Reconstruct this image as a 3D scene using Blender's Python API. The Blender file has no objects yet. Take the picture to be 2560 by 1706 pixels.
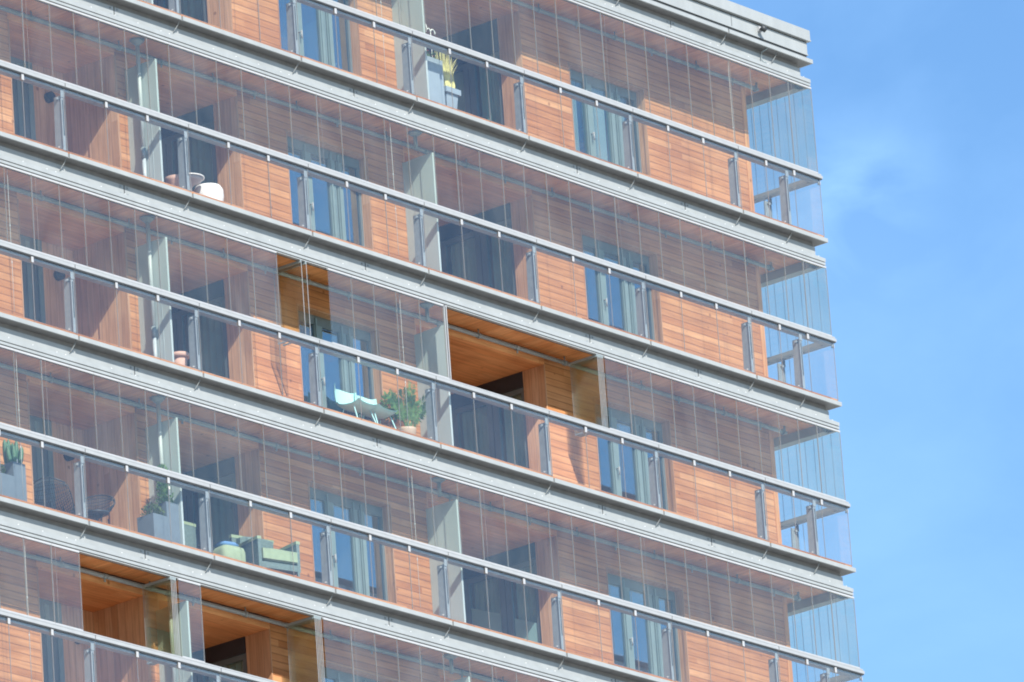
import bpy, math, random
from mathutils import Vector, Euler
random.seed(7)
C = bpy.context.scene.collection
R = math.radians
ZB = 53.0                                   # height of the top storey's ceiling line above the ground
D = 0.9                                     # depth of the balcony: timber wall plane
XL = -26.0                                  # left end of the modelled front
YS = 11.0                                   # length of the modelled return side
JOINTS = [-2.377 - 2.8904 * k for k in range(9)]

def W(r, z=0.0):                            # world height from storey row and level above its deck edge
    return ZB - 3.0 * r + z + (0.32 if r == 0 else 0.0)

# ------------------------------------------------------------------ materials
def new_mat(name):
    m = bpy.data.materials.new(name); m.use_nodes = True
    nt = m.node_tree
    for n in list(nt.nodes): nt.nodes.remove(n)
    out = nt.nodes.new('ShaderNodeOutputMaterial')
    return m, nt, out

def nd(nt, typ, **kw):
    n = nt.nodes.new(typ)
    for k, v in kw.items():
        if k.startswith('i_'): n.inputs[int(k[2:])].default_value = v
        else: setattr(n, k, v)
    return n

def math_n(nt, op, a, b=None, c=None):
    n = nt.nodes.new('ShaderNodeMath'); n.operation = op
    for i, v in enumerate((a, b, c)):
        if v is None: continue
        if isinstance(v, (int, float)): n.inputs[i].default_value = v
        else: nt.links.new(v, n.inputs[i])
    return n.outputs[0]

def mixc(nt, fac, a, b, mode='MIX'):
    n = nt.nodes.new('ShaderNodeMix'); n.data_type = 'RGBA'; n.blend_type = mode
    if isinstance(fac, (int, float)): n.inputs[0].default_value = fac
    else: nt.links.new(fac, n.inputs[0])
    for i, v in ((6, a), (7, b)):
        if isinstance(v, tuple): n.inputs[i].default_value = (*v, 1)
        else: nt.links.new(v, n.inputs[i])
    return n.outputs[2]

def ramp(nt, fac, stops):
    n = nt.nodes.new('ShaderNodeValToRGB')
    e = n.color_ramp.elements
    while len(e) < len(stops): e.new(0.5)
    for i, (p, c) in enumerate(stops):
        e[i].position = p; e[i].color = (*c, 1)
    nt.links.new(fac, n.inputs[0])
    return n.outputs[0]

def wood(name, board_axis, along_axis, pitch, cols, rough=0.62, groove=0.05, seg=2.6, stain=0.5, edge=0.35):
    """boards stacked along board_axis, grain running along along_axis"""
    m, nt, out = new_mat(name)
    tc = nd(nt, 'ShaderNodeTexCoord'); sp = nd(nt, 'ShaderNodeSeparateXYZ')
    nt.links.new(tc.outputs['Object'], sp.inputs[0])
    ax = {'x': sp.outputs[0], 'y': sp.outputs[1], 'z': sp.outputs[2]}
    b = math_n(nt, 'DIVIDE', ax[board_axis], pitch)
    bi = math_n(nt, 'FLOOR', b); bf = math_n(nt, 'FRACT', b)
    wn0 = nd(nt, 'ShaderNodeTexWhiteNoise', noise_dimensions='1D'); nt.links.new(bi, wn0.inputs['W'])
    s = math_n(nt, 'FLOOR', math_n(nt, 'ADD', math_n(nt, 'DIVIDE', ax[along_axis], seg), math_n(nt, 'MULTIPLY', wn0.outputs[0], 7.3)))
    wn = nd(nt, 'ShaderNodeTexWhiteNoise', noise_dimensions='2D')
    cv = nd(nt, 'ShaderNodeCombineXYZ'); nt.links.new(bi, cv.inputs[0]); nt.links.new(s, cv.inputs[1])
    nt.links.new(cv.outputs[0], wn.inputs['Vector'])
    base = ramp(nt, wn.outputs[0], cols)
    # grain stretched along the board
    mp = nd(nt, 'ShaderNodeMapping')
    sc = {'x': 24, 'y': 24, 'z': 24}; sc[along_axis] = 1.6
    mp.inputs['Scale'].default_value = (sc['x'], sc['y'], sc['z'])
    nt.links.new(tc.outputs['Object'], mp.inputs[0])
    off = nd(nt, 'ShaderNodeVectorMath', operation='ADD')
    nt.links.new(mp.outputs[0], off.inputs[0]); nt.links.new(wn.outputs[1], off.inputs[1])
    g = nd(nt, 'ShaderNodeTexNoise'); g.inputs['Scale'].default_value = 1.0; g.inputs['Detail'].default_value = 4
    nt.links.new(off.outputs[0], g.inputs['Vector'])
    gr = ramp(nt, g.outputs[0], [(0.3, (0.72, 0.68, 0.64)), (0.5, (0.96, 0.96, 0.96)), (0.72, (1.15, 1.17, 1.22))])
    col = mixc(nt, 0.75, base, gr, 'MULTIPLY')
    # knots and weather blotches
    big = nd(nt, 'ShaderNodeTexNoise'); big.inputs['Scale'].default_value = 0.9; big.inputs['Detail'].default_value = 5
    nt.links.new(tc.outputs['Object'], big.inputs['Vector'])
    bl = ramp(nt, big.outputs[0], [(0.42, (0.70, 0.60, 0.55)), (0.6, (1.06, 1.06, 1.06))])
    col = mixc(nt, stain, col, bl, 'MULTIPLY')
    kn = nd(nt, 'ShaderNodeTexVoronoi'); kn.inputs['Scale'].default_value = 2.2
    nt.links.new(tc.outputs['Object'], kn.inputs['Vector'])
    kr = ramp(nt, kn.outputs['Distance'], [(0.04, (0.45, 0.38, 0.32)), (0.085, (1, 1, 1))])
    col = mixc(nt, 0.8, col, kr, 'MULTIPLY')
    # joint between boards: a dark line mixed into the colour
    d = math_n(nt, 'MINIMUM', bf, math_n(nt, 'SUBTRACT', 1.0, bf))
    gm = math_n(nt, 'LESS_THAN', d, groove)
    col = mixc(nt, math_n(nt, 'MULTIPLY', gm, edge), col, (0.10, 0.035, 0.015))
    bs = nd(nt, 'ShaderNodeBsdfPrincipled'); bs.inputs['Roughness'].default_value = rough
    bs.inputs['Specular IOR Level'].default_value = 0.25
    nt.links.new(col, bs.inputs['Base Color'])
    hgt = math_n(nt, 'MULTIPLY', math_n(nt, 'SMOOTH_MIN', d, groove * 1.5, 0.05), 1.0)
    bp = nd(nt, 'ShaderNodeBump'); bp.inputs['Strength'].default_value = 0.5; bp.inputs['Distance'].default_value = 0.06
    nt.links.new(math_n(nt, 'ADD', hgt, math_n(nt, 'MULTIPLY', g.outputs[0], 0.02)), bp.inputs['Height'])
    nt.links.new(bp.outputs[0], bs.inputs['Normal'])
    nt.links.new(bs.outputs[0], out.inputs[0])
    return m

def plain(name, col, rough=0.5, metal=0.0, var=0.12, scale=6.0, spec=0.5, streak=False, bump=0.0, trans=0.0):
    m, nt, out = new_mat(name)
    tc = nd(nt, 'ShaderNodeTexCoord')
    n = nd(nt, 'ShaderNodeTexNoise'); n.inputs['Scale'].default_value = scale; n.inputs['Detail'].default_value = 5
    if streak:
        mp = nd(nt, 'ShaderNodeMapping'); mp.inputs['Scale'].default_value = (2.2, 2.2, 0.5)
        nt.links.new(tc.outputs['Object'], mp.inputs[0]); nt.links.new(mp.outputs[0], n.inputs['Vector'])
    else:
        nt.links.new(tc.outputs['Object'], n.inputs['Vector'])
    lo = tuple(c * (1 - var) for c in col); hi = tuple(min(1, c * (1 + var)) for c in col)
    c = ramp(nt, n.outputs[0], [(0.3, lo), (0.7, hi)])
    bs = nd(nt, 'ShaderNodeBsdfPrincipled')
    bs.inputs['Roughness'].default_value = rough; bs.inputs['Metallic'].default_value = metal
    bs.inputs['Specular IOR Level'].default_value = spec
    nt.links.new(c, bs.inputs['Base Color'])
    if bump:
        bp = nd(nt, 'ShaderNodeBump'); bp.inputs['Strength'].default_value = bump; bp.inputs['Distance'].default_value = 0.02
        nt.links.new(n.outputs[0], bp.inputs['Height']); nt.links.new(bp.outputs[0], bs.inputs['Normal'])
    if trans:
        tr = nd(nt, 'ShaderNodeBsdfTranslucent'); nt.links.new(c, tr.inputs[0])
        mx = nd(nt, 'ShaderNodeMixShader'); mx.inputs[0].default_value = trans
        nt.links.new(bs.outputs[0], mx.inputs[1]); nt.links.new(tr.outputs[0], mx.inputs[2])
        nt.links.new(mx.outputs[0], out.inputs[0])
    else:
        nt.links.new(bs.outputs[0], out.inputs[0])
    return m

def glass(name, tint, f0, fk, rough=0.0, dust_veil=0.0, wob=0.0, coat=(1, 1, 1)):
    """thin pane: straight-through tinted transmission and a mirror layer that grows to grazing angles"""
    m, nt, out = new_mat(name)
    tr = nd(nt, 'ShaderNodeBsdfTransparent'); tr.inputs[0].default_value = (*tint, 1)
    gl = nd(nt, 'ShaderNodeBsdfGlossy'); gl.inputs['Roughness'].default_value = rough
    gl.inputs[0].default_value = (*coat, 1)
    lw = nd(nt, 'ShaderNodeLayerWeight'); lw.inputs[0].default_value = 0.5
    f = math_n(nt, 'ADD', math_n(nt, 'MULTIPLY', math_n(nt, 'POWER', lw.outputs['Facing'], 2.5), fk), f0)
    if wob:
        tc = nd(nt, 'ShaderNodeTexCoord'); n = nd(nt, 'ShaderNodeTexNoise'); n.inputs['Scale'].default_value = 1.3
        nt.links.new(tc.outputs['Object'], n.inputs['Vector'])
        bp = nd(nt, 'ShaderNodeBump'); bp.inputs['Strength'].default_value = wob; bp.inputs['Distance'].default_value = 0.02
        nt.links.new(n.outputs[0], bp.inputs['Height']); nt.links.new(bp.outputs[0], gl.inputs['Normal'])
    mx = nd(nt, 'ShaderNodeMixShader'); nt.links.new(f, mx.inputs[0])
    nt.links.new(tr.outputs[0], mx.inputs[1]); nt.links.new(gl.outputs[0], mx.inputs[2])
    last = mx.outputs[0]
    if dust_veil:  # dust film; also paints a milky veil and uneven reflections into the glass
        df = nd(nt, 'ShaderNodeBsdfDiffuse'); df.inputs[0].default_value = (0.7, 0.7, 0.7, 1)
        m2 = nd(nt, 'ShaderNodeMixShader'); tcd = nd(nt, 'ShaderNodeTexCoord'); mpd = nd(nt, 'ShaderNodeMapping'); mpd.inputs['Scale'].default_value = (1.5, 1.5, 0.8)
        nz = nd(nt, 'ShaderNodeTexNoise'); nz.inputs['Scale'].default_value = 1.0; nz.inputs['Detail'].default_value = 6; nz.inputs['Distortion'].default_value = 0.6
        nt.links.new(tcd.outputs['Object'], mpd.inputs[0]); nt.links.new(mpd.outputs[0], nz.inputs['Vector'])
        mr = nd(nt, 'ShaderNodeMapRange'); nt.links.new(nz.outputs[0], mr.inputs[0]); mr.inputs[1].default_value = 0.32; mr.inputs[2].default_value = 0.70; mr.inputs[3].default_value = dust_veil * 0.3; mr.inputs[4].default_value = dust_veil * 2.0
        nt.links.new(mr.outputs[0], m2.inputs[0])
        nt.links.new(last, m2.inputs[1]); nt.links.new(df.outputs[0], m2.inputs[2]); last = m2.outputs[0]
    nt.links.new(last, out.inputs[0])
    return m

WC = [(0.0, (0.44, 0.185, 0.070)), (0.25, (0.49, 0.218, 0.086)), (0.7, (0.53, 0.248, 0.102)), (0.92, (0.575, 0.285, 0.125)), (1.0, (0.63, 0.33, 0.155))]
WV = [(0.0, (0.58, 0.325, 0.175)), (0.5, (0.65, 0.385, 0.22)), (1.0, (0.70, 0.44, 0.27))]
WS = [(0.0, (0.70, 0.315, 0.12)), (0.5, (0.77, 0.37, 0.15)), (1.0, (0.81, 0.42, 0.185))]
M = {}
M['clad'] = wood('larch cladding boards', 'z', 'x', 0.121, WC, groove=0.085, edge=0.42, stain=0.45, seg=4.2)
M['cladv'] = wood('upright lining boards', 'y', 'z', 0.145, WV, groove=0.035, seg=6.0)
M['cladb'] = wood('upright back boards', 'x', 'z', 0.15, WV, groove=0.035, seg=6.0)
M['trim'] = wood('pale corner board', 'x', 'z', 0.5, [(0, (0.62, 0.30, 0.12)), (1, (0.70, 0.36, 0.16))], groove=0.0, seg=6.0)
M['soffx'] = wood('timber soffit along', 'y', 'x', 0.20, WS, groove=0.012, seg=5.0, edge=0.5)
M['soffy'] = wood('timber soffit across', 'x', 'y', 0.16, WS, groove=0.012, seg=5.0, edge=0.4)
M['deck'] = wood('brown deck boards', 'y', 'x', 0.12, [(0, (0.34, 0.15, 0.08)), (1, (0.48, 0.24, 0.13))], groove=0.03, seg=1.7)
M['steel'] = plain('pale grey painted steel', (0.295, 0.312, 0.312), 0.42, 0.0, 0.06, 2.2, streak=True)
M['steel_d'] = plain('joint filler grey', (0.055, 0.06, 0.065), 0.6, 0, 0.1)
M['steel_u'] = plain('steel with underside shade', (0.17, 0.17, 0.172), 0.6, 0, 0.12)  # darkened copy of the steel: shade under the lip put into the colour
M['alu'] = plain('light aluminium profile', (0.31, 0.32, 0.325), 0.35, 0.0, 0.05)
M['alu_w'] = plain('white aluminium profile', (0.38, 0.385, 0.39), 0.35, 0.0, 0.04)
M['post'] = plain('galvanised post steel', (0.25, 0.28, 0.30), 0.45, 0.0, 0.10, 9)
M['bolt'] = plain('bolt with painted glint', (0.66, 0.67, 0.67), 0.3, 0.0, 0.02)  # sun glint painted in as a near-white base colour
M['pipe'] = plain('grey pipe', (0.27, 0.32, 0.33), 0.4, 0.0, 0.10)
M['pipe_w'] = plain('zinc downpipe', (0.42, 0.47, 0.48), 0.4, 0.0, 0.06)
M['fin'] = plain('pale frosted screen', (0.42, 0.49, 0.49), 0.35, 0.0, 0.04, 1.2)
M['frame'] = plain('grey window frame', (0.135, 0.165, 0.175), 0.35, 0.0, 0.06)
M['framel'] = plain('frame grey painted sunlit', (0.19, 0.255, 0.265), 0.35, 0.0, 0.06)  # sunlight put into the colour: lighter copy of the window frame grey
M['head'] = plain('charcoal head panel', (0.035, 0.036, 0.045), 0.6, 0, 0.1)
M['room'] = plain('room plaster', (0.42, 0.42, 0.36), 0.8, 0, 0.05)
M['roomd'] = plain('room dark floor', (0.16, 0.14, 0.12), 0.8, 0, 0.1)
M['roof'] = plain('roof sheet', (0.30, 0.31, 0.32), 0.5, 0, 0.06)
M['lamp'] = plain('black lamp', (0.03, 0.035, 0.04), 0.5, 0, 0.1)
M['seal'] = plain('pale clear seal', (0.46, 0.47, 0.49), 0.4, 0, 0.03, trans=0.5)
def clear_part(m, k):
    nt = m.node_tree; out = [n for n in nt.nodes if n.type == 'OUTPUT_MATERIAL'][0]; src = out.inputs[0].links[0].from_socket
    tr = nd(nt, 'ShaderNodeBsdfTransparent'); mx = nd(nt, 'ShaderNodeMixShader'); mx.inputs[0].default_value = k
    nt.links.new(src, mx.inputs[1]); nt.links.new(tr.outputs[0], mx.inputs[2]); nt.links.new(mx.outputs[0], out.inputs[0])
clear_part(M['seal'], 0.4)
M['cord'] = plain('white cord', (0.5, 0.5, 0.49), 0.6, 0, 0.02)
M['net'] = plain('grey green net curtain', (0.46, 0.58, 0.57), 0.9, 0, 0.15, 2)
M['teal_sheet'] = plain('teal stand-in sheet', (0.30, 0.50, 0.52), 0.5, 0, 0.05)
M['gup'] = glass('sliding pane glass', (0.972, 0.985, 0.95), 0.078, 0.24, wob=0.02, dust_veil=0.013, coat=(1.0, 0.99, 0.93))
M['glow'] = glass('balustrade pane glass', (0.985, 0.99, 0.98), 0.058, 0.26, wob=0.02, dust_veil=0.006)
M['gwin'] = glass('window pane glass', (0.36, 0.48, 0.54), 0.44, 0.75, wob=0.03, coat=(0.76, 0.92, 1.0))
M['gdoor'] = glass('door pane glass', (0.84, 0.94, 0.94), 0.12, 0.5, wob=0.03, coat=(0.7, 0.92, 1.0))
M['gwin2'] = glass('clearer window pane glass', (0.86, 0.92, 0.92), 0.17, 0.5, wob=0.03, coat=(0.8, 0.94, 1.0))

# ------------------------------------------------------------------ mesh builder
class MB:
    def __init__(self): self.v = []; self.f = []; self.mi = []; self.sm = []
    def quad(self, pts, m=0, s=False):
        b = len(self.v); self.v += [tuple(p) for p in pts]; self.f.append(tuple(range(b, b + len(pts)))); self.mi.append(m); self.sm.append(s)
    def box(self, x0, x1, y0, y1, z0, z1, m=0):
        b = len(self.v)
        self.v += [(x, y, z) for x in (x0, x1) for y in (y0, y1) for z in (z0, z1)]
        for f in ((0, 1, 3, 2), (4, 6, 7, 5), (0, 4, 5, 1), (2, 3, 7, 6), (0, 2, 6, 4), (1, 5, 7, 3)):
            self.f.append(tuple(b + i for i in f)); self.mi.append(m); self.sm.append(False)
    def tube(self, pts, r, n=10, m=0, cap=True):
        pts = [Vector(p) for p in pts]; rs = r if isinstance(r, (list, tuple)) else [r] * len(pts)
        rings = []
        for i, p in enumerate(pts):
            t = (pts[min(i + 1, len(pts) - 1)] - pts[max(i - 1, 0)])
            if t.length < 1e-9: t = Vector((0, 0, 1))
            t.normalize()
            a = t.cross(Vector((0, 0, 1)) if abs(t.z) < 0.9 else Vector((1, 0, 0))).normalized(); c = t.cross(a)
            b = len(self.v)
            for k in range(n):
                th = 2 * math.pi * k / n
                self.v.append(tuple(p + (a * math.cos(th) + c * math.sin(th)) * rs[i]))
            rings.append(b)
        for b0, b1 in zip(rings, rings[1:]):
            for k in range(n):
                self.f.append((b0 + k, b0 + (k + 1) % n, b1 + (k + 1) % n, b1 + k)); self.mi.append(m); self.sm.append(True)
        if cap:
            self.f.append(tuple(rings[0] + k for k in reversed(range(n)))); self.mi.append(m); self.sm.append(False)
            self.f.append(tuple(rings[-1] + k for k in range(n))); self.mi.append(m); self.sm.append(False)
    def lathe(self, c, prof, n=20, m=0, sx=1, sy=1, sq=2.0, rot=0.0):
        rings = []
        for r, z in prof:
            b = len(self.v)
            for k in range(n):
                th = 2 * math.pi * k / n
                q = (abs(math.cos(th)) ** sq + abs(math.sin(th)) ** sq) ** (-1 / sq); a_, b_ = r * sx * q * math.cos(th), r * sy * q * math.sin(th)
                self.v.append((c[0] + a_ * math.cos(rot) - b_ * math.sin(rot), c[1] + a_ * math.sin(rot) + b_ * math.cos(rot), c[2] + z))
            rings.append(b)
        for b0, b1 in zip(rings, rings[1:]):
            for k in range(n):
                self.f.append((b0 + k, b0 + (k + 1) % n, b1 + (k + 1) % n, b1 + k)); self.mi.append(m); self.sm.append(True)
        self.f.append(tuple(rings[0] + k for k in reversed(range(n)))); self.mi.append(m); self.sm.append(False)
        self.f.append(tuple(rings[-1] + k for k in range(n))); self.mi.append(m); self.sm.append(False)
    def prism(self, poly, axis, a0, a1, m=0):
        """poly in the two other axes, extruded along axis"""
        def P(u, v, a):
            return {'x': (a, u, v), 'y': (u, a, v), 'z': (u, v, a)}[axis]
        b = len(self.v); n = len(poly)
        self.v += [P(u, v, a0) for u, v in poly] + [P(u, v, a1) for u, v in poly]
        self.f.append(tuple(b + i for i in range(n))); self.f.append(tuple(b + n + i for i in reversed(range(n))))
        self.mi += [m, m]; self.sm += [False, False]
        for i in range(n):
            j = (i + 1) % n
            self.f.append((b + i, b + j, b + n + j, b + n + i)); self.mi.append(m); self.sm.append(False)
    def sweep(self, s0, s1, z0, z1, xa=XL, xb=None, side=True, ye=YS, m=0):
        """rectangular bar running along the front at inset s0..s1; round the corner to the return side"""
        b = len(self.v); prof = [(s0, z0), (s1, z0), (s1, z1), (s0, z1)]
        rings = [[(xa, s, z) for s, z in prof]]
        if xb is not None: rings.append([(xb, s, z) for s, z in prof])
        else:
            rings.append([(-s, s, z) for s, z in prof])
            if side: rings.append([(-s, ye, z) for s, z in prof])
        for r in rings: self.v += r
        for i in range(len(rings) - 1):
            for k in range(4):
                j = (k + 1) % 4
                self.f.append((b + 4 * i + k, b + 4 * i + j, b + 4 * i + 4 + j, b + 4 * i + 4 + k)); self.mi.append(m); self.sm.append(False)
        self.f.append((b + 3, b + 2, b + 1, b)); e = b + 4 * (len(rings) - 1); self.f.append((e, e + 1, e + 2, e + 3))
        self.mi += [m, m]; self.sm += [False, False]
    def leaf(self, p, d, up, ln, w, m=0):
        p = Vector(p); d = Vector(d).normalized(); s = d.cross(Vector(up))
        if s.length < 1e-4: s = d.cross(Vector((1, 0, 0)))
        s.normalize()
        self.quad([p, p + d * ln * .45 + s * w * .5, p + d * ln, p + d * ln * .45 - s * w * .5], m)
    def build(self, name, mats, parent=None, loc=None):
        if not isinstance(mats, (list, tuple)): mats = [mats]
        o_ = WP.get(parent.name, Vector((0, 0, 0))) if parent else Vector(loc or (0, 0, 0))
        me = bpy.data.meshes.new(name)
        me.from_pydata([(x - o_.x, y - o_.y, z - o_.z) for x, y, z in self.v], [], self.f)
        me.polygons.foreach_set('material_index', self.mi); me.polygons.foreach_set('use_smooth', self.sm)
        for m in mats: me.materials.append(m)
        me.update()
        import bmesh
        bm = bmesh.new(); bm.from_mesh(me); bmesh.ops.recalc_face_normals(bm, faces=bm.faces); bm.to_mesh(me); bm.free()
        o = bpy.data.objects.new(name, me); C.objects.link(o)
        if parent: o.parent = parent; WP[o.name] = o_
        else: o.location = o_; WP[o.name] = o_
        return o
WP = {}

def thing(name, label, cat, loc, group=None):
    o = bpy.data.objects.new(name, None); C.objects.link(o)
    o.location = loc; o.empty_display_size = 0.2; WP[o.name] = Vector(loc)
    o['label'] = label; o['category'] = cat
    if group: o['group'] = group
    return o

# ------------------------------------------------------------------ camera
F = 21370.395
cam_d = bpy.data.cameras.new('camera'); cam = bpy.data.objects.new('camera', cam_d); C.objects.link(cam)
cam_d.sensor_fit = 'HORIZONTAL'; cam_d.sensor_width = 36.0; cam_d.lens = F / 2560 * 36
cam_d.clip_start = 1.0; cam_d.clip_end = 5000
cam.location = (-113.50479571, -83.09372235, -51.25347106 + ZB)
cam.rotation_euler = Euler((1.892965, 0.068097, -0.876301), 'XYZ')
bpy.context.scene.camera = cam
RM = cam.rotation_euler.to_matrix(); CL = cam.location.copy()
def pix(x, y, z):
    c = RM.transposed() @ (Vector((x, y, z)) - CL)
    return 1280 + F * c.x / -c.z, 853 - F * c.y / -c.z
def seen(x, y, z, pad=60):
    u, v = pix(x, y, z); return -pad < u < 2560 + pad and -pad < v < 1706 + pad

# ------------------------------------------------------------------ ground
def struct(name, mb, m):
    o = mb.build(name, m); o['kind'] = 'structure'; return o
g = MB(); g.quad([(-3000, -3000, 0), (3000, -3000, 0), (3000, 3000, 0), (-3000, 3000, 0)])
gm, nt, out = new_mat('ground turf and gravel')
tc = nd(nt, 'ShaderNodeTexCoord'); n1 = nd(nt, 'ShaderNodeTexNoise'); n1.inputs['Scale'].default_value = 0.02; n1.inputs['Detail'].default_value = 8
nt.links.new(tc.outputs['Object'], n1.inputs['Vector'])
bs = nd(nt, 'ShaderNodeBsdfPrincipled'); bs.inputs['Roughness'].default_value = 0.9
nt.links.new(ramp(nt, n1.outputs[0], [(0.35, (0.30, 0.31, 0.20)), (0.5, (0.48, 0.47, 0.43)), (0.65, (0.58, 0.57, 0.55))]), bs.inputs['Base Color'])
nt.links.new(bs.outputs[0], out.inputs[0])
struct('ground', g, gm)

# ------------------------------------------------------------------ the tower
tower = thing('apartment_tower', 'tall timber clad apartment tower with glazed wraparound balconies and grey steel edge beams', 'building', (-13.0, 8.0, 0.0))

def bolts(mb, z, y=0.085, m=2):
    for j in JOINTS + [0.32]:
        for dx in (-0.42, -0.965, -1.51, -2.06, -0.22 if j < 0 else -0.5):
            x = j + dx
            if x > -0.12 or x < XL: continue
            mb.lathe((x, y, z), [(0.010, 0), (0.010, 0.010), (0.005, 0.016)], 8, m)

def edge_beam(r):
    b = MB(); z = W(r)
    b.sweep(0.17, 0.24, z - 0.42, z - 0.155)                               # web
    b.sweep(0.20, 0.26, z - 0.1545, z - 0.07, m=4)                        # recess over the web, shade painted in
    b.sweep(0.03, 0.60, z - 0.0695, z - 0.012, m=4)                        # top plate behind the lip, shade painted in
    js = sorted(JOINTS)
    xs = [XL] + [j for j in js]
    for a, c in zip(xs, xs[1:]): b.sweep(0.0, 0.0295, z - 0.072, z, xa=a + (0.02 if a > XL else 0), xb=c - 0.02)
    b.sweep(0.0, 0.0295, z - 0.072, z, xa=js[-1] + 0.02)
    b.sweep(0.085, 0.1695, z - 0.365, z - 0.343)                           # ledge
    b.sweep(0.050, 0.1695, z - 0.432, z - 0.366)                           # track, upper fascia
    b.sweep(0.072, 0.1695, z - 0.447, z - 0.4325, m=1)
    b.sweep(0.054, 0.1695, z - 0.490, z - 0.4475)                          # track, lower fascia
    b.sweep(0.078, 0.1695, z - 0.507, z - 0.4905, m=1)
    b.sweep(0.058, 0.120, z - 0.522, z - 0.5075)
    b.box(-0.2495, -0.1205, 0.26, YS, z - 0.5215, z - 0.20)                # inner face of the beam on the return side
    bolts(b, z - 0.342, 0.10)
    for x in (-3.80, -6.71, -12.46, -18.27, -24.1):                        # splice of the web: gap, bolts
        b.box(x - 0.009, x + 0.009, 0.166, 0.172, z - 0.342, z - 0.1545, 1)
        for dx in (-0.085, 0.075):
            for dz in (-0.19, -0.30):
                b.tube([(x + dx, 0.169, z + dz), (x + dx, 0.158, z + dz)], 0.020, 8, 3)
                b.tube([(x + dx, 0.158, z + dz), (x + dx, 0.150, z + dz)], 0.010, 6, 3)
    o = b.build('edge_beam', [M['steel'], M['steel_d'], M['bolt'], M['post'], M['steel_u']], tower)
    for j in JOINTS + [-0.95]:
        if not seen(j, 0.1, z - 0.1): continue
        s = MB(); x = j - 0.035
        s.tube([(x + 0.02, 0.05, z - 0.069), (x + 0.015, 0.07, z - 0.12), (x, 0.115, z - 0.19), (x - 0.01, 0.145, z - 0.225), (x - 0.015, 0.158, z - 0.255)], 0.007, 8)
        s.build('drain_spout', M['steel'], o)
    return o

def deck_and_soffit(r):
    z = W(r); zc = W(r, -0.365)
    d = MB(); d.sweep(0.045, 0.85, z + 0.001, z + 0.052)
    d.box(XL, -1.0, 0.8505, 2.1, z - 0.01, z + 0.03)
    if r > 0: d.build('deck', M['deck'], tower)
    s = MB(); s.box(XL, -0.905, 0.2505, D - 0.003, zc, zc + 0.25, 0)
    s.box(-0.90, -0.2505, 0.2505, YS, zc, zc + 0.25, 1)
    s.build('soffit', [M['soffy'], M['soffx']], tower)
    sl = MB(); sl.box(XL, -1.15, 1.2, YS, z - 0.30, z - 0.015); sl.build('floor_slab', M['roomd'], tower)

WALLS = [(-26.0, -23.9), (-21.35, -19.98), (-14.54, -13.38), (-11.34, -10.40), (-7.05, -5.80), (-3.74, -0.905)]
WINS = [(-23.9, -21.35), (-13.38, -11.34), (-5.80, -3.74)]
RECA, RECB, RECC = (-17.20, -14.54), (-10.40, -7.05), (-19.98, -17.48)

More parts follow.
